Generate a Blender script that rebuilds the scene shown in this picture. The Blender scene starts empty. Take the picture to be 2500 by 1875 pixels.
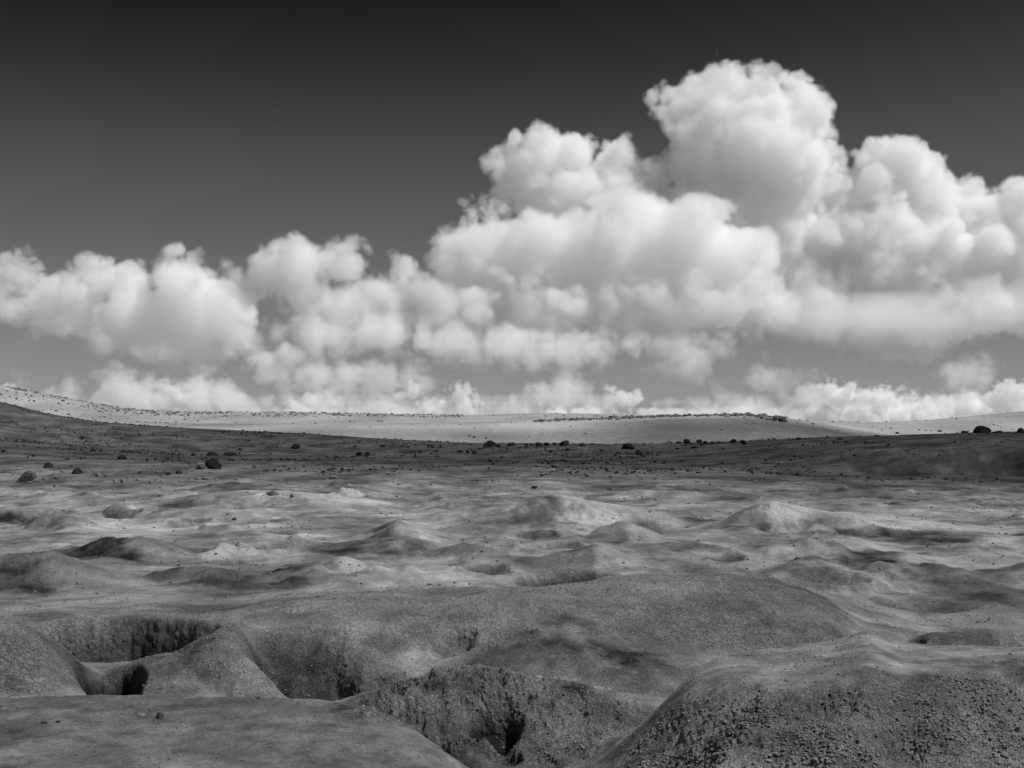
import bpy, math, time
import numpy as np
from mathutils import Vector
sc = bpy.context.scene
COL = sc.collection
# picture constants used only to work out angles: 2212 px wide view, focal 3072 px
F2, XC, YH, CH = 3072.0, 1106.0, 896.0, 4.5

# ---------------------------------------------------------------- camera
cam = bpy.data.cameras.new('camera'); camo = bpy.data.objects.new('camera', cam); COL.objects.link(camo)
sc.camera = camo
cam.lens = 50; cam.sensor_width = 36; cam.clip_start = .1; cam.clip_end = 100000
camo.location = (0, 0, CH)
camo.rotation_euler = (math.pi/2 + math.atan((YH-829.5)/F2), 0, 0)

# ---------------------------------------------------------------- sky and sun (black and white film behind a red filter)
EL, AZ = math.radians(56), math.radians(97)
w = bpy.data.worlds.new('World'); sc.world = w; w.use_nodes = True
nt = w.node_tree; nt.nodes.clear()
out = nt.nodes.new('ShaderNodeOutputWorld'); bg = nt.nodes.new('ShaderNodeBackground'); sky = nt.nodes.new('ShaderNodeTexSky')
sky.sky_type = 'NISHITA'; sky.sun_disc = False
sky.sun_elevation = EL; sky.sun_rotation = AZ; sky.altitude = 4800; sky.dust_density = .3
sep = nt.nodes.new('ShaderNodeSeparateColor'); nt.links.new(sky.outputs[0], sep.inputs[0])
m0 = nt.nodes.new('ShaderNodeMapRange'); m0.inputs[1].default_value = .02/.03; m0.inputs[2].default_value = .27/.03
crv = nt.nodes.new('ShaderNodeValToRGB'); el = crv.color_ramp.elements       # contrast of the film
el[0].position = 0; el[0].color = (.012, .012, .012, 1); el[1].position = 1; el[1].color = (.33, .33, .33, 1)
for x, y in [(.033, .0135), (.0378, .029), (.0445, .057), (.0525, .085), (.063, .112), (.089, .18), (.133, .24), (.181, .285)]:
    e = el.new((x-.02)/.25); e.color = (y, y, y, 1)
ml = nt.nodes.new('ShaderNodeMath'); ml.operation = 'MULTIPLY'; ml.inputs[1].default_value = 10
nt.links.new(sep.outputs[0], m0.inputs[0]); nt.links.new(m0.outputs[0], crv.inputs[0]); nt.links.new(crv.outputs[0], ml.inputs[0]); nt.links.new(ml.outputs[0], bg.inputs[0])
bg.inputs[1].default_value = .1
nt.links.new(bg.outputs[0], out.inputs[0])
sun = bpy.data.lights.new('sun', 'SUN'); suno = bpy.data.objects.new('sun', sun); COL.objects.link(suno)
sun.energy = 4.6; sun.angle = math.radians(1.2)
SUND = Vector((math.sin(AZ)*math.cos(EL), math.cos(AZ)*math.cos(EL), math.sin(EL)))
suno.rotation_euler = SUND.to_track_quat('Z', 'Y').to_euler()
sc.view_settings.view_transform = 'Standard'; sc.view_settings.look = 'None'
sc.view_settings.exposure = 0; sc.view_settings.gamma = 1
sc.cycles.volume_bounces = 24; sc.cycles.max_bounces = 32; sc.cycles.diffuse_bounces = 3
sc.cycles.volume_step_rate = 2.0

# ---------------------------------------------------------------- noise
def _perm(seed):
    r = np.random.default_rng(seed)
    return r.permutation(4096).astype(np.int32), r.random((4096, 2)).astype(np.float32)
def _h(P, ix, iy): return P[(P[ix & 4095] + iy) & 4095]
def perlin(x, y, seed=0):
    P, _ = _perm(seed)
    ix = np.floor(x).astype(np.int32); iy = np.floor(y).astype(np.int32)
    fx = (x-ix).astype(np.float32); fy = (y-iy).astype(np.float32)
    u = fx*fx*fx*(fx*(fx*6-15)+10); v = fy*fy*fy*(fy*(fy*6-15)+10)
    def g(dx, dy):
        a = _h(P, ix+dx, iy+dy)*(2*math.pi/4096)
        return np.cos(a)*(fx-dx) + np.sin(a)*(fy-dy)
    a = g(0, 0); a += (g(1, 0)-a)*u
    b = g(0, 1); b += (g(1, 1)-b)*u
    return (a + (b-a)*v)*1.5
def fbm(x, y, octv, seed=0, gain=.5, kind=0):
    s = 0; a = 1.; t = 0
    for o in range(octv):
        n = perlin(x, y, seed*17+o)
        if kind == 1: n = 1-2*np.abs(n)          # ridged
        if kind == 2: n = 2*np.abs(n)-.6         # billowed
        s = s + a*n; t += a; a *= gain
        x, y = x*1.62-y*1.13+7.3, x*1.13+y*1.62-3.1
    return s/t
def voro(x, y, seed=0):
    """distance to the nearest and second nearest point and a random value of the nearest cell"""
    P, R = _perm(seed+500)
    ix = np.floor(x).astype(np.int32); iy = np.floor(y).astype(np.int32)
    f1 = np.full(x.shape, 9., np.float32); f2 = f1.copy(); cid = f1*0
    for dx in (-1, 0, 1):
        for dy in (-1, 0, 1):
            k = _h(P, ix+dx, iy+dy)
            d = np.hypot(ix+dx+R[k, 0]-x, iy+dy+R[k, 1]-y).astype(np.float32)
            m = d < f1
            f2 = np.where(m, f1, np.minimum(f2, d)); cid = np.where(m, R[k, 0]*.5+R[k, 1]*.5, cid); f1 = np.where(m, d, f1)
    return f1, f2, cid
def sst(a, b, x):
    t = np.clip((x-a)/(b-a), 0, 1); return t*t*(3-2*t)
def ip(x, pts):
    a = np.array(pts, float); return np.interp(x, a[:, 0], a[:, 1])
def ips(x, pts, r=12):
    """interp smoothed"""
    xs = np.linspace(-600, 2900, 3501); v = ip(xs, pts); k = np.hanning(2*r*4+1); k /= k.sum()
    v = np.convolve(np.pad(v, 4*r, mode='edge'), k, 'valid'); return np.interp(x, xs, v)

# ---------------------------------------------------------------- terrain height field
def seg(a, b, r): return np.exp(np.arange(math.log(a), math.log(b), r))
DD = np.concatenate([seg(1.5, 13.5, .012), seg(13.5, 36, .0017), seg(36, 100, .0032), seg(100, 320, .004), seg(320, 3200, .009)])
NA = 1560
UU = np.linspace(-450, 2662, NA)
U, Dm = np.meshgrid(UU, DD, indexing='ij')
Am = (U-XC)/F2
X = (Am*Dm).astype(np.float32); Y = Dm.astype(np.float32)
V = YH + CH*F2/Dm                                   # picture row of this spot on flat ground
def z_of(row, d): return CH-(row-YH)/F2*d

CREST = [(-500,800),(0,868),(100,893),(200,911),(400,925),(600,934),(800,946),(1000,957),(1200,960),(1400,962),(1550,957),(1650,951),(1780,944),(1900,941),(2000,937),(2120,933),(2212,931),(2700,920)]
CD = [(-500,250),(0,260),(600,260),(1100,222),(1600,190),(1900,160),(2212,150),(2700,140)]
HOR = [(-500,720),(-200,790),(0,833),(50,842),(150,862),(250,880),(320,888),(400,890),(600,891),(800,894),(1000,897),(1150,893),(1260,893),(1400,897),(1600,902),(1700,910),(1900,912),(2000,908),(2100,898),(2212,888),(2700,850)]
RDG = [(-500,860),(0,905),(100,905),(400,915),(800,915),(1000,912),(1180,909),(1330,903),(1450,899),(1560,897),(1620,896),(1680,901),(1760,912),(1850,928),(2000,945),(2200,950),(2700,950)]
def base_height():
    crest = ips(UU, CREST, 6); cd = ips(UU, CD, 20); hor = ips(UU, HOR, 4); rdg = ips(UU, RDG, 6)
    Z = np.zeros((NA, len(DD)), np.float32)
    lD = np.log(DD)
    s = sst(1450, 1900, UU); sl = 1-sst(0, 700, UU)
    for i in range(NA):
        c = cd[i]
        r110 = 1016*(1-s[i]) + (1016+14)*s[i] - 10*sl[i]
        kd = [1., 60, 84, 105, c*.72, c*.9, c, c*1.12, c*1.5, 480, 640, 800, 1000, 1500, 1900, 3300]
        cr = crest[i]
        mid = (r110*.55+cr*.45) if s[i] < .01 else (r110*(.55-.2*s[i])+cr*(.45+.2*s[i]))
        zc = z_of(cr, c)
        kz = [0, 0, 0, z_of(r110, 105), z_of(mid, c*.72), z_of(cr+6, c*.9), zc, zc-.6, min(zc-2.0, z_of(cr+16, c*1.5)), z_of(max(cr+12, rdg[i]+34), 480), z_of(rdg[i]+16, 640), z_of(rdg[i], 800), z_of(rdg[i]+5, 1000), z_of(hor[i], 1500), z_of(hor[i]+9, 1900), z_of(hor[i]+40, 3300)]
        kd = np.log(np.array(kd)); kz = np.array(kz)
        # monotone-ish cubic hermite
        h = np.diff(kd); dl = np.diff(kz)/h
        m = np.zeros(len(kd)); m[1:-1] = np.where(dl[:-1]*dl[1:] > 0, 2*dl[:-1]*dl[1:]/(dl[:-1]+dl[1:]+1e-9), 0)
        j = np.clip(np.searchsorted(kd, lD)-1, 0, len(h)-1)
        t = (lD-kd[j])/h[j]; t2, t3 = t*t, t*t*t
        Z[i] = (2*t3-3*t2+1)*kz[j]+(t3-2*t2+t)*h[j]*m[j]+(-2*t3+3*t2)*kz[j+1]+(t3-t2)*h[j]*m[j+1]
    return Z
Z = base_height()
tone = np.zeros_like(Z)          # mud's own colour differences, plus painted pit shade and sunlit sides
rough = np.zeros_like(Z)         # how crusted the surface is
# the edges of every form wander a little
WU = fbm(X*.35, Y*.35, 5, 3, .6)*1.2; WV = fbm(X*.35+40, Y*.35, 5, 4, .6)*1.2
XW = X+WU*.35*sst(10, 20, Y); YW = Y+WV*.35*sst(10, 20, Y)
def gp(u, v, z=0):
    d = (CH-z)*F2/(v-YH); return (u-XC)/F2*d, d
def sel(d0, d1): return slice(max(0, int(np.searchsorted(DD, d0))-1), int(np.searchsorted(DD, d1))+1)
def mound(u, v, rl, rr, h, qf=1., qb=1., p=1.5, cap=0., dark=0., rg=0., op='add', warp=1.):
    h = h*1.05
    """u, v: foot of the centre; rl, rr: half widths and h: height in picture px at that distance; qf, qb: depth / width"""
    x0, d0 = gp(u, v); s = d0/F2
    rL, rR, H = rl*s, rr*s, h*s; rm = (rL+rR)/2
    S = sel(d0-rm*qf*1.1-1, d0+rm*qb*1.1+1)
    dx = X[:, S]+(XW-X)[:, S]*warp*min(1, rm/2.5)-x0; dy = Y[:, S]+(YW-Y)[:, S]*warp*min(1, rm/2.5)-d0
    sd = int(u*7+v*3) % 997; fr = 1.3/rm
    n1 = fbm(dx*fr+sd, dy*fr*.7+sd*.3, 3, 5, .55); n2 = fbm(dx*fr-sd, dy*fr*.7+9, 3, 6, .55)
    sh_ = ((sd*37) % 100/100.-.5)*.9                # each mound leans its own way
    dx = dx+sh_*dy+.55*rm*n1; dy = dy+.55*rm*n2
    r = np.sqrt((dx/np.where(dx < 0, rL, rR))**2+(dy/np.where(dy < 0, rm*qf, rm*qb))**2)
    r = np.sqrt(r*r+cap*cap)-cap; r = r/(math.sqrt(1+cap*cap)-cap)
    f = np.clip(1-r, 0, 1)**p
    f = f*(1+.35*n2*(r < .8))
    if op == 'add': Z[:, S] += H*f
    else: Z[:, S] = np.maximum(Z[:, S], H*f)
    tone[:, S] += sst(.04, .25, f)*np.clip(1+2.2*n1, 0, 2)*(.13*sst(-.1, .35, dx/rm+.3*dy/rm)-(.03 if dark > .05 else .13)*sst(-.1, .3, -dx/rm-.1*dy/rm))   # sunlit side painted pale, shaded side painted dark
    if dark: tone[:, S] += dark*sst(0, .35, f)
    if rg: rough[:, S] = np.maximum(rough[:, S], rg*sst(0.02, .3, f))
def pit(u, v, rl, rr, depth, q=1., sharp=.25, dark=-.3, rim=0., rg=.6, zref=0.):
    """crater: flat floor, steep walls of relative width `sharp`"""
    x0, d0 = gp(u, v, zref); s = d0/F2; rL, rR, H = rl*s, rr*s, depth*s; rm = (rL+rR)/2
    S = sel(d0-rm*q*1.6-1, d0+rm*q*1.6+1)
    dx = XW[:, S]*.7+X[:, S]*.3-x0; dy = YW[:, S]*.7+Y[:, S]*.3-d0
    r = np.sqrt((dx/np.where(dx < 0, rL, rR))**2+(dy/(rm*q))**2)
    f = 1-sst(1-sharp, 1+sharp*.3, r)
    Z[:, S] -= H*f*(1-.15*r*0)
    if rim: Z[:, S] += rim*s*np.exp(-((r-1.15)/.22)**2)
    tone[:, S] += dark*sst(.15, .9, f)  # shade inside the crater painted into the tone
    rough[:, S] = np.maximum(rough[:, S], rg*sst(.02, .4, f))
# the bank the photographer stands on
Z += 2.9*(1-sst(0, 11, Y))
mid = sst(26, 34, Y)*(1-sst(84, 105, Y))
mid2 = sst(60, 100, Y)*(1-sst(230, 330, Y))
# gentle swells of the mud field
rot = X*.9+Y*.43; rot2 = -X*.43+Y*.9
Z += mid*(.30*fbm(X*.11, Y*.075, 4, 11, .5, 1)+.10*fbm(X*.30, Y*.20, 3, 14, .5, 2)+.03*fbm(X*.7, Y*.5, 3, 13, .5, 1))
Z += mid2*(.5*fbm(X*.03, Y*.02, 4, 12))*.6
# ---- middle field, far to near
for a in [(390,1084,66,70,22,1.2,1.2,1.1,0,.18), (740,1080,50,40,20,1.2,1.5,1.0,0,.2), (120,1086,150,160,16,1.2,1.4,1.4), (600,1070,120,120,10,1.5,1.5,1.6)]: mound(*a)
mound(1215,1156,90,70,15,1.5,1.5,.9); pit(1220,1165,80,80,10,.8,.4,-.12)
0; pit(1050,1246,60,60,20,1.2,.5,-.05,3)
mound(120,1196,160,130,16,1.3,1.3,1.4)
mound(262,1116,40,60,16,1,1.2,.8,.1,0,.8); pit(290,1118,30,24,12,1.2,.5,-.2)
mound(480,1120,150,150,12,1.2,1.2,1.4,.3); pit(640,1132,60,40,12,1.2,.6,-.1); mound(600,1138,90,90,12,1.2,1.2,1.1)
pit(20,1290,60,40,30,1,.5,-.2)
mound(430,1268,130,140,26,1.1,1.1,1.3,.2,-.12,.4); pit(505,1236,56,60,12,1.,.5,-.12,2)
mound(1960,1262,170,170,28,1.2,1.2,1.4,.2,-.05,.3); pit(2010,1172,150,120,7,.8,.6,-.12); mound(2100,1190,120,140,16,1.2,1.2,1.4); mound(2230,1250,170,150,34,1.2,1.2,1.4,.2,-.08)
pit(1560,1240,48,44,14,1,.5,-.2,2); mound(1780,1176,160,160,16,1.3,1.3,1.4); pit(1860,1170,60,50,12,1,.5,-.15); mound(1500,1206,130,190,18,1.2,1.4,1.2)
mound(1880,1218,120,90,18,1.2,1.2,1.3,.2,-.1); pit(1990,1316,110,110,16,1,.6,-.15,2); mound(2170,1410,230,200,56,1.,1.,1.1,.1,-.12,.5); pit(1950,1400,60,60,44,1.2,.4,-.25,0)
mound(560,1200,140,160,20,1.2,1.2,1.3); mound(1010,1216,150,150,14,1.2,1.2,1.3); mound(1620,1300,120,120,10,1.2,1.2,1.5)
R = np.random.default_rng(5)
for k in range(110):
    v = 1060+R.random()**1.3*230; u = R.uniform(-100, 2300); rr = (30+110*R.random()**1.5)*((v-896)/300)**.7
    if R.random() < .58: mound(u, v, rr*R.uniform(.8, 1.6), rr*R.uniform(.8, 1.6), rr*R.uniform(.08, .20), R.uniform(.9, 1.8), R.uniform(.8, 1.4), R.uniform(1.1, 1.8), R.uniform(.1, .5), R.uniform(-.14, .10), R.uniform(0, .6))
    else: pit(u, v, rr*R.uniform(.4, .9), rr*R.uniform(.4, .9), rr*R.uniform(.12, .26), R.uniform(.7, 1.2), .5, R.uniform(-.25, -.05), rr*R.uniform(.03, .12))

def ridge(pts, d0, front, back, pal=0., dark=0., rg=0., jag=0., pf=1., skew=0.):
    """a long crest: pts = (u, height in m) at distance d0, falling front metres towards the camera and back metres away"""
    us = [p[0] for p in pts]; h = ips(UU, [(us[0]-200, 0)]+list(pts)+[(us[-1]+200, 0)], 5)[:, None]*(1.25 if pts[0][0] != 1470 else 1.05)
    S = sel(d0-front*1.6-1, d0+back*1.6+1); I = slice(int(np.searchsorted(UU, us[0]-60)), int(np.searchsorted(UU, us[-1]+60)))
    x_, y_ = X[I, S], Y[I, S]; h = h[I]; hm = max(p[1] for p in pts)
    n1 = fbm(x_*.55+d0, y_*.4, 4, int(d0*3) % 90+7, .55); n2 = fbm(x_*2.2, y_*1.6, 4, int(d0) % 80+9, .6)
    t = y_-d0+.28*front*n1
    f = np.where(t < 0, np.clip(1+t/front, 0, 1)**pf, np.clip(1-t/back, 0, 1)**1.6)
    f = f*f*(3-2*f) if pf == 1. else f
    hh = np.clip(h*(1+.12*n1), 0, 9)
    S_ = hh*f; wz = sst(.04*hm, .45*hm, S_)
    Z[I, S] = Z[I, S]*(1-.85*wz)+S_+jag*np.abs(n2)*sst(.6, .95, f)*sst(.4*hm, .8*hm, hh)
    cov = sst(.03*hm, .25*hm, S_)
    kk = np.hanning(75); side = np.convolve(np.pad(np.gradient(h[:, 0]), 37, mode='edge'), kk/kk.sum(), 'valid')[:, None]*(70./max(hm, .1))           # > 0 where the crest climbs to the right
    sun_side = sst(-.45, .45, -side+.9*n1+.7*(f-.6))
    tone[I, S] += 1.5*cov*(pal*sun_side-dark*(1-sun_side))  # paints the sun-facing flank pale and the shaded flank dark
    rough[I, S] = np.maximum(rough[I, S], rg*cov*(1-.6*sun_side))
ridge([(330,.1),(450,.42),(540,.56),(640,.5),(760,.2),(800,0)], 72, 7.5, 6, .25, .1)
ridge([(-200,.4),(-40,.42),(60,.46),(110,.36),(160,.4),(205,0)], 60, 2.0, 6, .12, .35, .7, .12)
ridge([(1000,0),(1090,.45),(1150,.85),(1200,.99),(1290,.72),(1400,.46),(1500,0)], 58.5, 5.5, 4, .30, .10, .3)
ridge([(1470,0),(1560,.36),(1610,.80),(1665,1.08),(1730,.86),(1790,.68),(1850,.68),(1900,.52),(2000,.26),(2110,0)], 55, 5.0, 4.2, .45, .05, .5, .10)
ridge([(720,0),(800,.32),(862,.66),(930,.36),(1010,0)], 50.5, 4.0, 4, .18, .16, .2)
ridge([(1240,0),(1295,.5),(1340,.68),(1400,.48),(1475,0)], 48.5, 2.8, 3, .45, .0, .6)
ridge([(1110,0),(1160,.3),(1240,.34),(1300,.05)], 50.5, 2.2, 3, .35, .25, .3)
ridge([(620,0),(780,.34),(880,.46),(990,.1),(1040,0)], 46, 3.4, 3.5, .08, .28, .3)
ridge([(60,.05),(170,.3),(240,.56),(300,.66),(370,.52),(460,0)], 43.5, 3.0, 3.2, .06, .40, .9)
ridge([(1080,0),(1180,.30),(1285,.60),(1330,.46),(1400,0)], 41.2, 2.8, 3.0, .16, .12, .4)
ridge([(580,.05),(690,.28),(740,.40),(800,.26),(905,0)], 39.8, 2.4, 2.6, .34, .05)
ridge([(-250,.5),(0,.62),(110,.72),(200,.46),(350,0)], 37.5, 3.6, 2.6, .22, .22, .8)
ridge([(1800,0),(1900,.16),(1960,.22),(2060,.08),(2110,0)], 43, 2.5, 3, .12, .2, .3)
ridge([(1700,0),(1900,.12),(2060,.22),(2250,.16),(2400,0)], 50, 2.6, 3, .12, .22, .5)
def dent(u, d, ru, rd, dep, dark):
    r = np.sqrt(((U+WU*20-u)/ru)**2+((Y+WV*.8-d)/rd)**2); f = 1-sst(.35, 1.05, r); Z[:] -= dep*f; tone[:] -= dark*sst(.1, .8, f); rough[:] = np.maximum(rough, .6*f)  # hollow also darkened in colour to stand for shade
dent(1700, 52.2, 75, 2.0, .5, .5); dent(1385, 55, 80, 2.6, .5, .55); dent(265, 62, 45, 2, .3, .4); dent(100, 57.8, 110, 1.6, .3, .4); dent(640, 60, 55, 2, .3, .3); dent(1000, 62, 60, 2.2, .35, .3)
# ---- the near ground: level 0 with forms cut into it
def lin(U_, pts): return ips(U_, pts, 8)
uw = U+WU*34; dw = Y+WV*.42
# big pale mound across the middle (F5)
crest = lin(UU, [(-500,.3),(-200,.26),(0,.28),(200,.33),(480,.36),(620,.45),(860,.60),(1000,.70),(1120,.86),(1250,.84),(1380,.98),(1560,1.0),(1660,.94),(1760,.66),(1870,.15),(1990,-.05),(2300,0),(2700,0)])[:, None]
cdist = lin(UU, [(-500,29),(0,29.5),(480,29),(900,30.5),(1150,29.0),(1400,30),(1700,29.5),(2000,29),(2700,29)])[:, None]
t = dw-cdist
prof = np.where(t < 0, 1-sst(0, 5.2, -t), 1-sst(0, 6, t))
F5 = crest*prof; Z += F5
rough[:] = np.maximum(rough, .75*sst(.1, .5, prof)*(t < 1.2)*sst(.2, .5, crest+0*t))
# general low level in front of it
low = sst(21.6, 23, Y)*(1-sst(26, 28, Y))*sst(430, 620, U)
Z -= .25*low
# left craters
def ell(u, d, ru, rd): return np.sqrt(((uw-u)/ru)**2+((dw-d)/rd)**2)
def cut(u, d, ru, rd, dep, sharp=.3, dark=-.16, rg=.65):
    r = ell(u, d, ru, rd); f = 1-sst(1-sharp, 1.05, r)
    Z[:] -= dep*f; tone[:] += dark*sst(.1, .8, f); rough[:] = np.maximum(rough, rg*sst(0, .3, f))  # dark puts the shade of the hollow into the colour
def hump(u, d, ru, rd, h, p=1.2, cap=.2, dark=0, rg=.6):
    r = ell(u, d, ru, rd); r = (np.sqrt(r*r+cap*cap)-cap)/(math.sqrt(1+cap*cap)-cap); f = np.clip(1-r, 0, 1)**p
    Z[:] += h*f; tone[:] += dark*sst(0, .4, f); rough[:] = np.maximum(rough, rg*sst(0, .3, f))
hump(-85, 23.8, 335, 3.0, 1.45, 1.1, .2)
hump(505, 25.3, 115, 2.8, .58, 1.1, .2)
hump(400, 24.3, 190, 1.6, .40, 1.1, .35)
hump(560, 23.4, 110, 1.6, .35, 1.2, .3)
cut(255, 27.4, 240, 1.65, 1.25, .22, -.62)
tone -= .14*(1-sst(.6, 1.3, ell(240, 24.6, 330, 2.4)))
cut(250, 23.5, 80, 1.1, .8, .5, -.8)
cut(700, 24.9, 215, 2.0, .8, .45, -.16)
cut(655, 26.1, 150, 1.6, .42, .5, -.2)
tone -= .62*(1-sst(.5, 1.1, ell(650, 26.2, 150, 1.7)))*(.6+.4*sst(-.3, .3, fbm(X*1.5, Y*1.2, 4, 57)))  # shade of the hollow beside the spur, painted dark
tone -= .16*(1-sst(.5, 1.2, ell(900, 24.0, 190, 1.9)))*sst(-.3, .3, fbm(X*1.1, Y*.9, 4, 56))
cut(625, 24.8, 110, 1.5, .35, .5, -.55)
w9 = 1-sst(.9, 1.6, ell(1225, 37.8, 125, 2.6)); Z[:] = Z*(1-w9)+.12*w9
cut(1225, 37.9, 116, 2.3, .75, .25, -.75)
# dark mound behind the ridge (F6)
hump(1250, 25.4, 350, 2.2, .40, 1.1, .6, 0, .3)
r6 = ell(1250, 25.0, 330, 2.6); n6 = fbm(X*1.3, Y*1.0, 5, 55, .62); tone -= .40*(1-sst(.55, 1.1, r6))*sst(-.35, .2, n6)
cut(985, 27.0, 50, .5, .25, .6, -.15)
# near shelf at left (F2)
edge = lin(UU, [(-600,21.2),(0,21.2),(300,21.0),(640,20.8),(800,20.6),(890,20.2),(950,19.2),(1000,18.5),(1050,17.9),(1100,17.2),(1150,16.5),(1300,15.5),(2700,14)])[:, None]
ew = .4+.9*sst(680, 900, U)
sh = 1-sst(-1.1*ew, .7*ew, dw-edge)
hgt = .42*(1-.35*sst(700, 1050, U))
base = Z*1.0
Z[:] = np.where(Y < 23.5, base*(1-sh)+hgt*sh*(Y > 11)+base*(Y <= 11)*sh+(2.9*(1-sst(0, 11, Y)))*0, Z)
rough[:] = rough*(1-sh*.85)
# gully in front of the middle ridge
g = np.exp(-((uw-1160)/180)**2)*(1-sst(20.6, 21.8, dw))*sst(15.5, 18.5, dw)
Z -= .35*g; rough[:] = np.maximum(rough, .3*g); tone -= .08*g
# middle ridge (F3)
rc = lin(UU, [(-600,0),(600,0),(700,.12),(860,.36),(960,.60),(1040,.66),(1080,.58),(1130,.50),(1220,.40),(1320,.28),(1420,.20),(1500,0),(2700,0)])[:, None]
rd = lin(UU, [(-600,22),(700,21.6),(900,22.3),(1040,22.6),(1200,22.2),(1420,21.6),(1600,21.4),(2700,21)])[:, None]
t = dw-rd
pr = np.where(t < 0, 1-sst(0, 2.0, -t), 1-sst(.5, 2.2, t))
Z += rc*pr; rough[:] = np.maximum(rough, sst(.1, .35, rc+0*t)*sst(0, .5, -t)*(1-sst(2.2, 3, -t))); tone -= .12*sst(.1, .35, rc+0*t)*sst(.05, .5, -t)*(1-sst(2.2, 3, -t))
led = fbm(X*1.2, Y*1.1, 4, 58, .6); wl = sst(.15, .4, rc+0*t)*pr
Z += .16*(np.floor(led*5)/5-led+.35*led)*wl+.12*fbm(X*2.6, Y*2.2, 4, 59, .6, 1)*wl
tone += .35*wl*sst(0, .25, led)-.25*wl*sst(0, .25, -led)
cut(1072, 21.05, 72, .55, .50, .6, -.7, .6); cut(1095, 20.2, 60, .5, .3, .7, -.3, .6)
chd = lin(UU, [(-600,22),(640,21.9),(760,21.4),(860,20.8),(940,20.1),(1000,19.5),(1050,18.9),(1090,18.2),(1130,17.2),(1300,16),(2700,16)])[:, None]
chw = np.exp(-((dw-chd)/.42)**2)*sst(640, 900, U)*(1-sst(1110, 1200, U))
Z -= .42*chw; tone -= .12*chw; rough[:] = np.maximum(rough, .5*chw)
# ribs and gullies down the near faces
rib = fbm(X*1.6+Y*.3, Y*.5, 4, 51, .6, 1)
Z += (.03+.08*(1-sst(21, 23, Y)))*(rib-.2)*sst(.25, .8, rough)*(Y < 33)*sst(12, 14, Y)
# right foreground mound (F1)
fe = lin(UU, [(-600,19),(1300,18.6),(1450,18.2),(1560,17.5),(1800,17.0),(2000,17.3),(2212,17.5),(2700,17.6)])[:, None]
be = lin(UU, [(-600,19),(1400,19.2),(1540,19.9),(1700,20.2),(1870,20.6),(2000,20.2),(2212,19.8),(2700,19.5)])[:, None]
top = lin(UU, [(-600,0),(1290,.3),(1400,.7),(1480,1.0),(1550,1.18),(1700,1.24),(1800,1.3),(1870,1.42),(1950,1.27),(2212,1.32),(2700,1.4)])[:, None]
ff = sst(-2.7, .55, dw-fe+.5*fbm(X*.9, Y*.9, 3, 52)); bb = 1-sst(-.1, 1.5, dw-be)
m1 = sst(1235, 1540, uw+30*(19-dw))**.85
F1 = top*ff*bb*m1
rough *= 1-m1*sst(0, .6, dw-fe)*(Y < 24)
Z[:] = Z*(1-m1*bb*sst(13, 15, Y))+F1+(.0)*m1
rough[:] = np.maximum(rough, 1.15*m1*(1-sst(-.5, .7, dw-fe+.7*fbm(X*1.4, Y*1.4, 3, 53)))*sst(12, 14, Y)); tone -= .06*m1*(1-sst(-.6, .6, dw-fe+.8*fbm(X*1.4, Y*1.4, 3, 53)))*sst(12, 14, Y)

# spread the rows of vertices evenly along the slopes
def respace():
    global X, Y, Z, tone, rough, U
    NR = 2150; wgt = np.gradient(np.log(DD))[None]
    dY = np.gradient(Y, axis=1); dZ = np.gradient(Z, axis=1)
    step = np.where(DD < 36, .0018, np.where(DD < 100, .0034, .0075))[None]
    s = np.sqrt((dY/Y/step*np.where(DD < 12, .2, 1)[None])**2+(dZ/Y/.0011*np.where(DD < 12, .2, 1)[None])**2)
    s = np.cumsum(s, axis=1); k = np.hanning(23); k /= k.sum()
    sp = np.pad(s, ((11, 11), (0, 0)), mode='edge'); s2 = sum(k[i]*sp[i:i+NA] for i in range(23))
    s2 = s2/s2[:, -1:]; s2[:, 0] = 0; tt = np.linspace(0, 1, NR)
    Yn = np.empty((NA, NR), np.float32); o = [np.empty((NA, NR), np.float32) for _ in range(3)]
    for i in range(NA):
        Yn[i] = np.interp(tt, s2[i], Y[i])
        for A_, B_ in zip(o, (Z, tone, rough)): A_[i] = np.interp(Yn[i], Y[i], B_[i])
    Z, tone, rough = o; Y = Yn; U = np.broadcast_to(UU[:, None], Y.shape); X = ((U-XC)/F2*Y).astype(np.float32)
respace()

# ---------------------------------------------------------------- surface relief
def perlin3(x, y, z, seed=0):
    P, _ = _perm(seed+900); G = np.random.default_rng(seed+77).normal(size=(4096, 3)).astype(np.float32); G /= np.linalg.norm(G, axis=1)[:, None]
    ix, iy, iz = [np.floor(q).astype(np.int32) for q in (x, y, z)]
    fx, fy, fz = [(q-i).astype(np.float32) for q, i in ((x, ix), (y, iy), (z, iz))]
    u, v, w_ = [f*f*f*(f*(f*6-15)+10) for f in (fx, fy, fz)]
    r = 0
    for dx in (0, 1):
        for dy in (0, 1):
            k0 = P[(P[(ix+dx) & 4095]+iy+dy) & 4095]
            for dz in (0, 1):
                k = P[(k0+iz+dz) & 4095]
                g = G[k, 0]*(fx-dx)+G[k, 1]*(fy-dy)+G[k, 2]*(fz-dz)
                r = r+g*(u if dx else 1-u)*(v if dy else 1-v)*(w_ if dz else 1-w_)
    return r*1.4
def fbm3(x, y, z, octv, seed=0, gain=.5, kind=0):
    s = 0; a = 1.; t = 0
    for o in range(octv):
        n = perlin3(x, y, z, seed*13+o)
        if kind == 1: n = 1-2*np.abs(n)
        if kind == 2: n = 2*np.abs(n)-.6
        s = s+a*n; t += a; a *= gain; x, y, z = y*2.03+3.3, z*2.03-1.7, x*2.03+9.1
    return s/t
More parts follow.
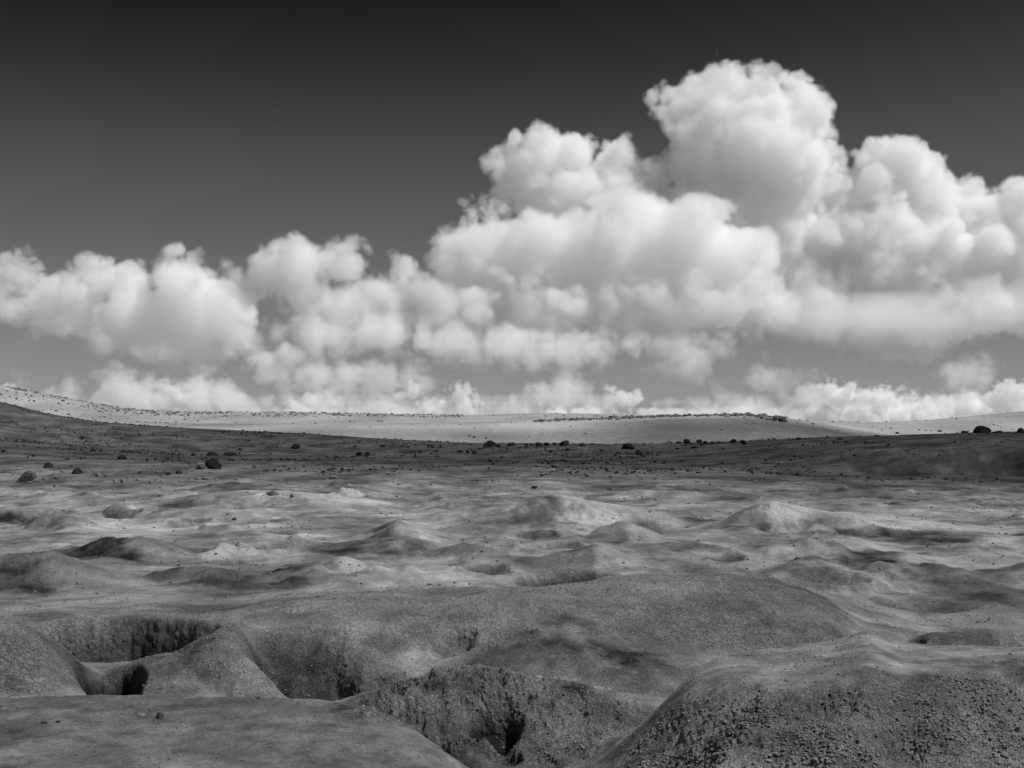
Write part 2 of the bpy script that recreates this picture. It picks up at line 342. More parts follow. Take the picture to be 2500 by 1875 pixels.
def voro3(x, y, z, seed=0):
    P, R_ = _perm(seed+300); R3 = np.random.default_rng(seed+5).random((4096, 3)).astype(np.float32)
    ix, iy, iz = [np.floor(q).astype(np.int32) for q in (x, y, z)]
    f1 = np.full(x.shape, 9., np.float32); f2 = f1.copy(); cid = f1*0
    for dx in (-1, 0, 1):
        for dy in (-1, 0, 1):
            k0 = P[(P[(ix+dx) & 4095]+iy+dy) & 4095]
            for dz in (-1, 0, 1):
                k = P[(k0+iz+dz) & 4095]
                d = np.sqrt((ix+dx+R3[k, 0]-x)**2+(iy+dy+R3[k, 1]-y)**2+(iz+dz+R3[k, 2]-z)**2).astype(np.float32)
                m = d < f1
                f2 = np.where(m, f1, np.minimum(f2, d)); cid = np.where(m, k/4096., cid); f1 = np.where(m, d, f1)
    return f1, f2, cid
Z += .05*fbm(X*.9, Y*.9, 4, 21)*sst(8, 14, Y)*sst(-.05, .3, rough+.15)
def normals():
    tx = np.gradient(X, axis=0), np.gradient(Y, axis=0), np.gradient(Z, axis=0)
    ty = np.gradient(X, axis=1), np.gradient(Y, axis=1), np.gradient(Z, axis=1)
    n = np.stack([tx[1]*ty[2]-tx[2]*ty[1], tx[2]*ty[0]-tx[0]*ty[2], tx[0]*ty[1]-tx[1]*ty[0]])
    return n/np.maximum(np.linalg.norm(n, axis=0), 1e-9)
Nn = normals()
M = (Y > 12) & (Y < 62) & (np.abs(U-XC) < 1330)
x, y, z, rg = X[M], Y[M], Z[M], rough[M]
wx = x+.10*perlin3(x*4, y*4, z*4, 1); wy = y+.10*perlin3(x*4, y*4, z*4, 2); wz = z+.10*perlin3(x*4, y*4, z*4, 3)
sz = np.where(y < 28, 1., .75)
c1, c1b, i1 = voro3(wx*5, wy*5, wz*5, 1)
c2, c2b, i2 = voro3(wx*11, wy*11, wz*11, 2)
c3, c3b, i3 = voro3(wx*24, wy*24, wz*24, 3)
amp = sst(.45, 1.15, rg)
patch = sst(-.35, .25, perlin3(x*.9, y*.9, z*.9, 7))
dd = rg*(.040*fbm3(x*1.6, y*1.6, z*1.6, 3, 4, .55)+.022*fbm3(x*6, y*6, z*6, 3, 5, .6, 1))
clod = .05*np.clip(.50-c1, 0, 1)*(i1 > .62)+.07*np.clip(.60-c2, 0, 1)*(i2 > .45)+.05*np.clip(.66-c3, 0, 1)*(i3 > .2)
dd += .28*amp*(.25+.75*patch)*clod+.35*sst(.15, .6, rg)*patch*(.05*np.clip(.66-c3, 0, 1)+.07*np.clip(.62-c2, 0, 1)*(i2 > .6))
tone[M] += .25*amp*sst(.01, .04, clod)*(i2-.3)
dd -= rg*.022*(1-sst(0, .10, c2b-c2))*sst(-.1, .3, perlin3(x*1.1, y*1.1, z*1.1, 8))
dd += .008*fbm3(x*5, y*5, z*5, 3, 6)
dd *= 1-sst(45, 62, y)
for q, A_ in enumerate((X, Y, Z)): A_[M] += Nn[q][M]*dd
def onto(m, v):
    Z[m] += v
m_ = (Y > 40) & (Y < 125); x_, y_ = X[m_], Y[m_]
Z[m_] += rough[m_]*.05*fbm(x_*2, y_*1.2, 4, 36, .6, 1)*(1-sst(85, 120, y_))
m_ = (Y > 95); x_, y_ = X[m_], Y[m_]
Z[m_] += .10*fbm(x_*.12, y_*.08, 5, 37, .6)*sst(95, 140, y_)*(1+2*sst(300, 900, y_))
ROWS = YH+(CH-Z)/Y*F2

def col(u): return int(np.clip(round((u-UU[0])/(UU[1]-UU[0])), 0, NA-1))
def Zat(u, d):
    i = col(u); return float(np.interp(d, Y[i], Z[i]))
def hit(u, v):
    """where the line of sight through picture point (u, v) first meets the ground"""
    i = col(u); j = np.where((ROWS[i] <= v) & (Y[i] > 12))[0]
    if not len(j): m = Y[i] > 400; j = [int(np.argmin(np.where(m, ROWS[i], 9999)))]
    d = float(Y[i, j[0]]); return (u-XC)/F2*d, d, float(Z[i, j[0]])

# ---------------------------------------------------------------- ground mesh
def grid_mesh(name, X, Y, Z, attrs, mat):
    na, nd = X.shape
    co = np.empty((na*nd, 3), np.float32); co[:, 0] = X.ravel(); co[:, 1] = Y.ravel(); co[:, 2] = Z.ravel()
    idx = np.arange(na*nd, dtype=np.int32).reshape(na, nd)
    q = np.stack([idx[:-1, :-1], idx[1:, :-1], idx[1:, 1:], idx[:-1, 1:]], -1).reshape(-1, 4)
    me = bpy.data.meshes.new(name)
    me.vertices.add(len(co)); me.vertices.foreach_set('co', co.ravel())
    me.loops.add(q.size); me.loops.foreach_set('vertex_index', q.ravel())
    me.polygons.add(len(q)); me.polygons.foreach_set('loop_start', np.arange(0, q.size, 4, dtype=np.int32))
    me.update(); me.validate()
    for k, v in attrs.items():
        at = me.attributes.new(k, 'FLOAT', 'POINT'); at.data.foreach_set('value', v.astype(np.float32).ravel())
    me.polygons.foreach_set('use_smooth', np.ones(len(q), bool))
    me.materials.append(mat)
    o = bpy.data.objects.new(name, me); COL.objects.link(o); return o

def ground_material():
    m = bpy.data.materials.new('mud'); m.use_nodes = True; t = m.node_tree; N = t.nodes.new; L = t.links.new
    b = t.nodes['Principled BSDF']; b.inputs['Roughness'].default_value = .95; b.inputs['Specular IOR Level'].default_value = .15
    geo = N('ShaderNodeNewGeometry')
    def noise(scale, det=6, rough=.6, sx=1, sy=1, sz=1):
        mp = N('ShaderNodeVectorMath'); mp.operation = 'MULTIPLY'; mp.inputs[1].default_value = (sx, sy, sz); L(geo.outputs['Position'], mp.inputs[0])
        n = N('ShaderNodeTexNoise'); n.inputs['Scale'].default_value = scale; n.inputs['Detail'].default_value = det; n.inputs['Roughness'].default_value = rough
        L(mp.outputs[0], n.inputs['Vector']); return n.outputs['Fac'], mp.outputs[0]
    def mth(op, a, b_=None, c=None):
        n = N('ShaderNodeMath'); n.operation = op
        for i, v in enumerate((a, b_, c)):
            if v is None: continue
            if isinstance(v, (int, float)): n.inputs[i].default_value = v
            else: L(v, n.inputs[i])
        return n.outputs[0]
    def ramp(v, lo, hi, a, b2):
        n = N('ShaderNodeMapRange'); L(v, n.inputs[0]); n.inputs[1].default_value = lo; n.inputs[2].default_value = hi; n.inputs[3].default_value = a; n.inputs[4].default_value = b2
        return n.outputs[0]
    at = N('ShaderNodeAttribute'); at.attribute_name = 'albedo'
    ar = N('ShaderNodeAttribute'); ar.attribute_name = 'crust'
    n1, _ = noise(.35, 8, .62, 1, 1.0); n2, _ = noise(2.2, 8, .65); n3, _ = noise(16, 7, .85); n4, _ = noise(.9, 6, .6, .6, 1.3)
    v = mth('MULTIPLY', at.outputs['Fac'], ramp(n1, .3, .7, .68, 1.32))
    v = mth('MULTIPLY', v, ramp(n2, .3, .7, .78, 1.22)); v = mth('MULTIPLY', v, ramp(n3, .3, .7, .62, 1.38)); v = mth('MULTIPLY', v, ramp(n4, .35, .7, .82, 1.15))
    cmb = N('ShaderNodeCombineColor'); [L(v, cmb.inputs[i]) for i in range(3)]
    L(cmb.outputs[0], b.inputs['Base Color'])
    # relief: crumbs and cracked crust
    vo = N('ShaderNodeTexVoronoi'); vo.feature = 'DISTANCE_TO_EDGE'; vo.inputs['Scale'].default_value = 9
    wv = N('ShaderNodeVectorMath'); wv.operation = 'ADD'
    nn = N('ShaderNodeTexNoise'); nn.inputs['Scale'].default_value = 6; nn.inputs['Detail'].default_value = 4
    sc_ = N('ShaderNodeVectorMath'); sc_.operation = 'SCALE'; sc_.inputs['Scale'].default_value = .25
    L(geo.outputs['Position'], nn.inputs['Vector']); L(nn.outputs['Color'], sc_.inputs[0]); L(geo.outputs['Position'], wv.inputs[0]); L(sc_.outputs[0], wv.inputs[1])
    L(wv.outputs[0], vo.inputs['Vector'])
    pat, _ = noise(1.1, 4, .6); pat = ramp(pat, .38, .6, .15, 1.5); crack = mth('MULTIPLY', ramp(vo.outputs['Distance'], 0, .07, 0, 1), pat)
    vo2 = N('ShaderNodeTexVoronoi'); vo2.feature = 'DISTANCE_TO_EDGE'; vo2.inputs['Scale'].default_value = 23; L(wv.outputs[0], vo2.inputs['Vector']); crack2 = ramp(vo2.outputs['Distance'], 0, .12, 0, 1)
    nb, _ = noise(14, 8, .72); nc, _ = noise(60, 4, .7)
    h = mth('ADD', mth('MULTIPLY', crack, mth('MULTIPLY_ADD', ar.outputs['Fac'], .055, .004)), mth('MULTIPLY', mth('MULTIPLY', nb, ramp(pat, .15, 1.5, .6, 1.2)), mth('MULTIPLY_ADD', ar.outputs['Fac'], .045, .050)))
    h = mth('ADD', h, mth('MULTIPLY', crack2, mth('MULTIPLY', ar.outputs['Fac'], .026)))
    h = mth('ADD', h, mth('MULTIPLY', nc, mth('MULTIPLY_ADD', ar.outputs['Fac'], .012, .014)))
    bp = N('ShaderNodeBump'); bp.inputs['Strength'].default_value = 1.0; bp.inputs['Distance'].default_value = 1.0; L(h, bp.inputs['Height'])
    L(bp.outputs[0], b.inputs['Normal'])
    return m
# ground albedo with painted light and shade added: grey mud near, darker gravel on the slopes, pale sand beyond
sand = sst(300, 420, Y)
alb = .43+0*Z+.10*sst(.2, .8, rough)*(Y < 34)-.03*sst(32, 50, Y)-.15*(1-sst(20.5, 21.5, Y))*(1-sst(1000, 1250, U))-.07*sst(62, 85, Y)
pale = fbm(X*.22, Y*.12, 5, 41); pale2 = fbm(X*.9, Y*.35, 5, 42, .6)
alb += .15*sst(0, .35, pale)*sst(26, 34, Y)-.15*sst(.0, .35, -pale)*sst(26, 34, Y)+.14*pale2*sst(18, 30, Y)
alb *= 1+.30*fbm(X*.5, Y*.5, 5, 43, .6)+(.40+.5*(1-sst(21, 24, Y)))*fbm(X*1.9, Y*1.7, 5, 45, .72)-.42*sst(.0, .4, fbm(X*.4, Y*.6, 5, 46, .62))
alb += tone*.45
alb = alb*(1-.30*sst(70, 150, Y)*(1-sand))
far = fbm(X*.02, Y*.006, 5, 44)
alb = alb*(1-sand)+(.30+.14*far+.10*sst(560, 640, Y)*(1-sst(640, 800, Y))*sst(600, 800, U)*(1-sst(1100, 1400, U)))*sand
alb = np.clip(alb, .05, .6)
MUD = ground_material()
MUDSTONE = bpy.data.materials.new('dry_mud'); MUDSTONE.use_nodes = True; MUDSTONE.node_tree.nodes['Principled BSDF'].inputs['Base Color'].default_value = (.25, .25, .25, 1); MUDSTONE.node_tree.nodes['Principled BSDF'].inputs['Roughness'].default_value = .95
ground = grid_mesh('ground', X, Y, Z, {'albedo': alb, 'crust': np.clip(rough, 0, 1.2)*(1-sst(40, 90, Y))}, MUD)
ground['kind'] = 'structure'; ground['label'] = 'grey cratered mud field with low mounds and rock strewn slopes'
# the same land carried on round the sides and back, coarser
jd = np.unique(np.concatenate([np.arange(0, Y.shape[1], 12), [Y.shape[1]-1]]))
a0 = math.atan2(UU[-1]-XC, F2); a1 = math.atan2(UU[0]-XC, F2)+2*math.pi
th = np.linspace(a0, a1, 90)[:, None]; wgt = (th-a0)/(a1-a0)
wgt = wgt*wgt*(3-2*wgt)
r_ = (np.hypot(X[-1, jd], Y[-1, jd]))[None]*(1-wgt)+(np.hypot(X[0, jd], Y[0, jd]))[None]*wgt
zz = Z[-1, jd][None]*(1-wgt)+Z[0, jd][None]*wgt
aa = np.broadcast_to(alb[-1, jd][None]*(1-wgt)+alb[0, jd][None]*wgt, zz.shape)
land = grid_mesh('terrain', np.sin(th)*r_, np.cos(th)*r_, zz, {'albedo': aa*1.0, 'crust': aa*0+.2}, MUD)
land['kind'] = 'structure'
# the plateau far beyond, down to the horizon
rr_ = np.array([3150., 6000, 15000, 45000]); th2 = np.linspace(0, 2*math.pi, 97)[:, None]
plain = grid_mesh('plain', np.sin(th2)*rr_, np.cos(th2)*rr_, -205+0*th2*rr_, {'albedo': .34+0*th2*rr_, 'crust': 0*th2*rr_}, MUD)
plain['kind'] = 'structure'

# ---------------------------------------------------------------- rocks
def ico(sub):
    import bmesh
    bm = bmesh.new(); bmesh.ops.create_icosphere(bm, subdivisions=sub, radius=1.0)
    v = np.array([q.co[:] for q in bm.verts], np.float32); f = np.array([[q.index for q in p.verts] for p in bm.faces], np.int32); bm.free(); return v, f
def rock_shape(seed, sub, ncut=16, rg=.04):
    r = np.random.default_rng(seed); v, f = ico(sub); n0 = v.copy()
    v = v/((np.abs(v)**4).sum(1)**.25)[:, None]*(.6+.4*np.abs(v)@np.ones(3)/1.7)[:, None]*1.15; th = r.uniform(-.35, .35); v[:, 0], v[:, 2] = v[:, 0]*math.cos(th)-v[:, 2]*math.sin(th), v[:, 0]*math.sin(th)+v[:, 2]*math.cos(th)
    for k in range(ncut):
        n = r.normal(size=3); n[2] = abs(n[2])*.8 if r.random() < .7 else n[2]; n /= np.linalg.norm(n)
        h = r.uniform(.5, .88); d = v@n
        v -= np.outer(np.maximum(d-h, 0)*.97, n)
    q = v*2.1+seed*3.7
    v += n0*(rg*2.2*fbm3(q[:, 0], q[:, 1], q[:, 2], 3, seed % 50, .6))[:, None]
    q = v*7+seed
    if sub > 2: v += n0*(rg*.7*fbm3(q[:, 0], q[:, 1], q[:, 2], 2, 9, .6, 1))[:, None]
    lo, hi = v.min(0), v.max(0)
    v = (v-(lo+hi)/2)/(hi-lo)              # unit box
    v[:, 2] += .5; return v.astype(np.float32), f
def mesh_from(name, v, f, mat, smooth=False):
    me = bpy.data.meshes.new(name)
    me.vertices.add(len(v)); me.vertices.foreach_set('co', np.ascontiguousarray(v, np.float32).ravel())
    me.loops.add(f.size); me.loops.foreach_set('vertex_index', f.astype(np.int32).ravel())
    me.polygons.add(len(f)); me.polygons.foreach_set('loop_start', np.arange(0, f.size, 3, dtype=np.int32))
    me.polygons.foreach_set('use_smooth', np.full(len(f), smooth)); me.update(); me.validate(); me.materials.append(mat); return me
def rock_material(name, a):
    m = bpy.data.materials.new(name); m.use_nodes = True; t = m.node_tree; N = t.nodes.new; L = t.links.new
    b = t.nodes['Principled BSDF']; b.inputs['Roughness'].default_value = .9; b.inputs['Specular IOR Level'].default_value = .2
    geo = N('ShaderNodeNewGeometry'); n = N('ShaderNodeTexNoise'); n.inputs['Scale'].default_value = 2.5; n.inputs['Detail'].default_value = 8; n.inputs['Roughness'].default_value = .7
    L(geo.outputs['Position'], n.inputs['Vector'])
    mr = N('ShaderNodeMapRange'); mr.inputs[1].default_value = .3; mr.inputs[2].default_value = .7; mr.inputs[3].default_value = a*.55; mr.inputs[4].default_value = a*1.5
    L(n.outputs['Fac'], mr.inputs[0]); c = N('ShaderNodeCombineColor'); [L(mr.outputs[0], c.inputs[i]) for i in range(3)]; L(c.outputs[0], b.inputs['Base Color'])
    n2 = N('ShaderNodeTexNoise'); n2.inputs['Scale'].default_value = 9; n2.inputs['Detail'].default_value = 6; L(geo.outputs['Position'], n2.inputs['Vector'])
    bp = N('ShaderNodeBump'); bp.inputs['Distance'].default_value = .05; bp.inputs['Strength'].default_value = .7; L(n2.outputs['Fac'], bp.inputs['Height']); L(bp.outputs[0], b.inputs['Normal'])
    return m
RM = {'d': rock_material('dark_rock', .055), 'm': rock_material('grey_rock', .13), 'p': rock_material('pale_rock', .30)}
PROTO = {}
for key in 'dmp':
    PROTO[key] = [mesh_from('rock', *rock_shape(31*i+7, 4 if i < 3 else 3), RM[key]) for i in range(8)]
used_rock = {}
RR = np.random.default_rng(77)
def rock(u, v, w_, h_, key, label, group=None, name='rock', cat='rock', shape=None, sink=.16, dmin=0):
    x, y, z = hit(u, v)
    s = y/F2; W, H = w_*s, h_*s
    i = int(RR.integers(0, 8)) if shape is None else shape
    k = (key, i)
    if k not in used_rock: used_rock[k] = bpy.data.objects.new(name, PROTO[key][i]); o = used_rock[k]
    else: o = used_rock[k].copy(); o.name = name
    for p_ in ('label', 'group', 'category'):
        if p_ in o: del o[p_]
    COL.objects.link(o)
    o.scale = (W*RR.uniform(.95, 1.05), W*RR.uniform(.75, 1.1), H*(1+sink)*1.05); a = RR.uniform(-.5, .5)+(math.pi if RR.random() < .5 else 0)
    o.rotation_euler = (RR.uniform(-.06, .06), RR.uniform(-.08, .08), a)
    o.location = (x, y+W*.25, z-H*sink)
    o['label'] = label; o['category'] = cat
    if group: o['group'] = group
    return o
BIG = [
 (56,1042,42,24,'m','large weathered boulder with pale top at the left edge of the rocky flat','boulder'),
 (460,1013,35,24,'d','blackest blocky boulder on the left slope with a pale rock against its side','boulder'),
 (433,1013,21,15,'p','pale rounded rock leaning against the black blocky boulder','rock'),
 (103,1011,24,12,'d','dark rough boulder above and right of the large pale topped one','boulder'),
 (167,1023,27,13,'d','dark two toned boulder beside a trail of small pale stones','boulder'),
 (125,1034,19,12,'p','pale rock between the two left boulders among small stones','rock'),
 (212,1028,14,7,'p','small pale rock right of the two toned boulder','rock'),
 (248,1042,11,8,'p','small pale rock, left one of an upright pair','rock'),
 (266,1042,13,9,'p','small pale rock, right one of an upright pair','rock'),
 (388,1023,20,9,'m','low grey rock just below the pale and black pair','rock'),
 (364,1025,13,6,'d','small dark rock left of the low grey rock below the pair','rock'),
 (263,991,22,9,'d','dark low rock alone on the upper left slope','rock'),
 (209,974,26,8,'m','broad low grey rock high on the left slope','rock'),
 (443,1036,17,7,'p','pale flat rock in front of the black blocky boulder','rock'),
 (639,970,21,11,'d','domed dark boulder right of centre on the left slope path','boulder'),
 (549,1010,11,6,'m','small grey rock alone right of the black blocky boulder','rock'),
 (550,1050,12,6,'p','small pale stone on the flat below the slope','rock'),
 (776,984,15,8,'d','dark rock, left one of a close pair below the crest','rock'),
 (793,984,13,9,'d','dark rock, right one of a close pair below the crest','rock'),
 (721,1033,18,8,'p','pale lumpy rock at the lower edge of the dark slope','rock'),
 (1057,966,28,15,'d','biggest dark boulder on the middle of the crest line','boulder'),
 (1076,966,12,8,'d','small round rock touching the right side of the biggest crest boulder','rock'),
 (1105,963,20,8,'d','low dark boulder second along the crest from the biggest one','boulder'),
 (1165,963,17,8,'d','rounded dark boulder left of the square topped one on the crest','boulder'),
 (1181,962,13,7,'d','small dark boulder close left of the square topped one','boulder'),
 (1221,962,24,11,'d','wide square topped dark boulder on the crest','boulder'),
 (1258,963,17,7,'m','low grey boulder alone right of the square topped one','boulder'),
 (1359,969,33,12,'d','long dark boulder of two merged lumps below the crest','boulder'),
 (1379,982,17,11,'d','upright dark rock lower right of the long two lump boulder','rock'),
 (1059,997,12,8,'m','grey rock alone on the dark slope under the biggest crest boulder','rock'),
 (1198,1009,19,7,'p','flat pale topped rock lowest on the dark slope','rock'),
 (1484,957,17,9,'d','dark blocky rock at the left of the right hand crest row','rock'),
 (1511,956,15,8,'d','dark rock in the middle of the right hand crest row','rock'),
 (1583,956,17,8,'d','dark knobbly rock near the end of the right hand crest row','rock'),
 (1606,960,15,10,'d','dark rounded boulder at the foot of the right hand hill crest','boulder'),
 (2124,934,29,15,'d','large smooth dark boulder on the crest of the right hill','boulder'),
 (2206,934,20,10,'d','dark boulder cut by the right edge on the hill crest','boulder'),
 (2084,935,18,5,'d','low dark rock left of the large smooth boulder','rock'),
 (1674,909,15,9,'m','grey slab leaning at the right end of the skyline outcrop','rock'),
 (1690,911,16,10,'m','last rounded boulder at the right tip of the skyline outcrop','boulder'),
 (587,1070,28,9,'m','broad lumpy rock on top of the left pale mound','rock'),
 (633,1073,13,9,'p','pale knob of rock on the right shoulder of the left pale mound','rock'),
 (507,1122,11,5,'d','small dark stone in the hollow under the left pale mound','rock'),
 (1155,1057,13,5,'d','small dark stone alone on the open grey flat at centre','rock'),
 (1316,1058,14,5,'m','small grey stone on the flat right of the lone dark one','rock'),
 (347,1548,22,12,'m','round topped stone, largest lying on the near left shelf','stone'),
 (310,1543,13,5,'p','flat pale stone beside the largest one on the near shelf','stone'),
 (328,1530,8,3,'p','tiny pale stone behind the largest one on the near shelf','stone'),
 (99,1559,13,5,'d','thin dark stone, left one of two on the near shelf','stone'),
 (130,1557,10,4,'d','thin dark stone, right one of two on the near shelf','stone'),
 (14,1529,13,4,'p','pale flat stone nearest the left edge of the near shelf','stone'),
 (43,1526,10,4,'p','second pale flat stone from the left edge of the near shelf','stone'),
 (450,1532,8,3,'m','tiny grey stone midway along the near shelf','stone'),
 (560,1506,9,3,'d','dark chip of stone at the far lip of the near shelf','stone'),
]
for k, (u, v, a, b, key, lab, nm) in enumerate(BIG): rock(u, v+1, a, b, key, lab, name=nm, cat=nm, shape=None if k not in (1,) else 0)
SMALL = {'small dark stones on the near side of the crest line': ('small dark stone on the shaded crest line of the rocky slope', 'd', [(827,966,14,5),(882,966,8,4),(926,966,7,4),(935,967,9,4),(951,966,8,4),(767,966,8,4),(1137,962,9,5),(1197,961,11,6),(1147,962,8,4),(1446,956,6,3),(1466,957,14,4),(1524,957,11,5),(1540,957,13,4),(1551,957,7,4),(1562,957,8,3),(1813,949,9,4),(1787,945,8,4),(1726,948,16,4),(1856,944,9,3),(1896,942,14,3),(2158,934,22,4)]),
 'small stones on the shaded slope': ('small dark stone lying on the shaded rocky slope', 'd', [(7,976,11,5),(72,986,11,5),(266,976,14,4),(457,983,28,7),(497,983,28,7),(418,984,12,5),(518,972,11,4),(726,988,10,5),(907,977,10,4),(944,976,9,4),(994,977,12,5),(1010,978,7,7),(1024,981,11,9),(1190,976,9,4),(1226,972,9,4),(1500,967,16,4),(1463,970,11,3),(1517,961,9,4),(715,1016,18,5),(303,1021,9,4),(176,947,16,5),(1065,1003,7,4),(1084,988,7,4),(1300,975,9,4),(1560,1000,8,3)]),
 'small pale stones on the left flat': ('small pale stone among others on the flat left of centre', 'p', [(97,1036,14,5),(302,1036,16,4),(335,1037,12,4),(349,1040,9,3),(350,1029,10,4),(230,1028,8,5),(119,1052,8,5),(428,1036,9,4),(470,1037,12,4),(390,1030,8,4),(722,1018,11,4),(705,1036,10,3),(586,1047,8,3),(604,1046,8,3),(623,1046,7,3),(150,1037,9,3),(85,1040,8,5),(276,1031,7,3),(64,1044,8,5),(405,1013,8,4),(415,1017,9,4)]),
 'broken rocks of the skyline outcrop': ('grey broken rock in the outcrop along the sunlit far skyline', 'm', [(1623,899,14,5),(1635,901,12,4),(1646,904,12,5),(1657,906,12,4),(1664,906,8,5),(1571,900,16,3),(1547,894,12,3),(1628,914,10,2),(1334,906,12,6),(1350,903,14,5),(1363,904,10,5),(1381,902,12,5),(1397,900,12,4),(1408,899,10,3),(1327,902,8,3),(1161,911,12,3),(1183,908,12,3),(1205,906,10,3),(1237,907,12,4),(1288,899,18,2),(1444,898,14,2),(1439,899,14,3),(1300,905,9,3),(1318,906,10,4),(1590,896,5,4)]),
 'stones on the sunlit far ground': ('dark stone on the pale sunlit ground beyond the crest', 'd', [(1756,916,7,3),(1799,911,8,2),(1815,911,5,2),(1853,911,5,2),(1938,936,8,4),(2030,932,8,4),(1925,925,7,2),(2066,905,5,3),(1014,943,6,4),(1024,945,5,4),(1050,947,5,4),(1143,943,4,2),(1265,936,6,2),(1233,921,5,2),(35,862,6,3),(255,886,7,3),(428,910,5,3),(215,889,6,3),(376,893,6,3),(509,912,4,2),(93,857,5,3),(135,866,5,3),(73,868,5,3),(1557,929,5,2),(1700,912,6,2),(1985,929,6,2),(2000,930,5,2),(1905,929,5,2)])}
SHORT = {0: 'large pale topped boulder', 1: 'blackest blocky boulder', 3: 'dark rough boulder by the left edge', 4: 'two toned boulder on the flat', 9: 'low grey rock under the black boulder', 11: 'lone low rock high on the slope', 14: 'domed dark boulder', 15: 'small grey rock beyond the black boulder', 17: 'close pair of dark rocks', 19: 'pale lumpy rock at the slope foot', 20: 'biggest crest boulder', 22: 'low second crest boulder', 25: 'square topped crest boulder', 27: 'long two lump boulder', 31: 'first rock of the right crest row', 33: 'knobbly rock ending the crest row', 34: 'rounded boulder at the hill foot', 35: 'large smooth hill boulder', 38: 'leaning skyline slab', 39: 'last rounded skyline boulder'}
ORD = ['first', 'second', 'third', 'fourth', 'fifth', 'sixth', 'seventh', 'eighth', 'ninth', 'tenth', 'eleventh', 'twelfth', 'thirteenth', 'fourteenth', 'fifteenth', 'sixteenth', 'seventeenth', 'eighteenth', 'nineteenth', 'twentieth']
KIND = {'small dark stones on the near side of the crest line': 'dark crest stone', 'small stones on the shaded slope': 'stone on the shaded slope', 'small pale stones on the left flat': 'small pale flat stone', 'broken rocks of the skyline outcrop': 'broken skyline rock', 'stones on the sunlit far ground': 'dark stone on sunlit ground'}
for grp, (lab, key, lst) in SMALL.items():
    seen_l = set()
    for (u, v, a, b) in lst:
        k_ = min(SHORT, key=lambda q: abs(BIG[q][0]-u)+2.5*abs(BIG[q][1]-v)); u0 = BIG[k_][0]
        side = 'right' if u > u0 else 'left'
        rank = sum(1 for s_ in lst if (u0 < s_[0] < u if u > u0 else u < s_[0] <= u0))
        l_ = f"{KIND[grp]}, {ORD[min(rank, 19)]} {side} of the {SHORT[k_]}"
        while l_ in seen_l: rank += 1; l_ = f"{KIND[grp]}, {ORD[min(rank, 19)]} {side} of the {SHORT[k_]}"
        seen_l.add(l_); rock(u, v+1, a, b, key, l_, grp)
# loose gravel and rubble nobody could count
def rubble(name, label, pts, mat, seed, sub=1):
    """pts: x, y, z, width, height"""
    shapes = [rock_shape(900+seed*7+i, sub, 8, .05) for i in range(6)]
    r = np.random.default_rng(seed); vs, fs, off = [], [], 0
    for k in range(6):
        P_ = pts[k::6]; n = len(P_)
        if not n: continue
        v, f = shapes[k]; a = r.uniform(0, 6.28, n); ca, sa = np.cos(a)[:, None], np.sin(a)[:, None]
        sx = (P_[:, 3])[:, None]; sy = sx*r.uniform(.6, 1.1, (n, 1)); sz = P_[:, 4][:, None]
        vx, vy, vz = v[:, 0]*sx, v[:, 1]*sy, (v[:, 2]-.22)*sz
        vv = np.stack([vx*ca-vy*sa+P_[:, 0:1], vx*sa+vy*ca+P_[:, 1:2], vz+P_[:, 2:3]], -1).reshape(-1, 3)
        ff = (f[None]+(np.arange(n)*len(v))[:, None, None]).reshape(-1, 3)+off
        vs.append(vv); fs.append(ff); off += len(vv)
    me = mesh_from(name, np.concatenate(vs), np.concatenate(fs), mat); o = bpy.data.objects.new(name, me); COL.objects.link(o)
    o['kind'] = 'stuff'; o['label'] = label
    if mat == MUD:
        for k_, v_ in (('albedo', .50), ('crust', .2)): me.attributes.new(k_, 'FLOAT', 'POINT').data.foreach_set('value', np.full(len(me.vertices), v_, np.float32))
RQ = np.random.default_rng(12)
def spread(n, urange, drange, wpx, cond=None, power=1., hr=.6):
    out_ = []
    while len(out_) < n:
        u = RQ.uniform(*urange); d = drange[0]+(drange[1]-drange[0])*RQ.random()**power
        x = (u-XC)/F2*d
        if cond and not cond(u, d, x): continue
        wd = wpx(d)*float(np.exp(min(RQ.normal(0, .62), .85))); i = col(u)
        out_.append((x, d, float(np.interp(d, Y[i], Z[i])), wd, wd*hr*RQ.uniform(.7, 1.2)))
    return np.array(out_, np.float32)
def clump(sc_, th, seed): return lambda u, d, x: float(perlin(np.array([x*sc_]), np.array([d*sc_]), seed)[0])+RQ.normal(0, .15) > th
rubble('gravel', 'fine gravel and crumbs of dry mud strewn over the near ground', spread(9000, (-150, 2360), (13.5, 34), lambda d: .010+.0003*d, clump(.8, .0, 61), 1.2), MUDSTONE, 3, 1)
def crust(lo): return lambda u, d, x: float(np.interp(d, Y[col(u)], rough[col(u)])) > lo+abs(RQ.normal(0, .12)) and float(perlin(np.array([x*1.3]), np.array([d*1.6]), 67)[0])+RQ.normal(0, .25) > .0
rubble('rubble', 'crumbly clods of dried mud on the slope of the near right mound', spread(11000, (1200, 2360), (14.2, 19.5), lambda d: .023, crust(.6), 1.), MUD, 13, 1)
rubble('rubble', 'crumbly clods on the banks of the gully and the pits', spread(4500, (-100, 2000), (18, 27), lambda d: .020, crust(.5), 1.), MUD, 14, 1)
rubble('gravel', 'scattered pale pebbles on the near shelf and mound top', spread(900, (-150, 2360), (13.5, 30), lambda d: .016, clump(.5, .1, 68), 1.2), RM['p'], 15, 1)
rubble('gravel', 'small clods scattered over the mounds of the mud field', spread(2600, (-150, 2360), (30, 100), lambda d: .03+.0004*d, clump(.3, .1, 62)), MUDSTONE, 4, 1)
rubble('rubble', 'dark rubble covering the shaded rocky slope', spread(4500, (-250, 2460), (95, 275), lambda d: .07+.0005*d, clump(.06, .22, 63), 1.), RM['d'], 5, 1)
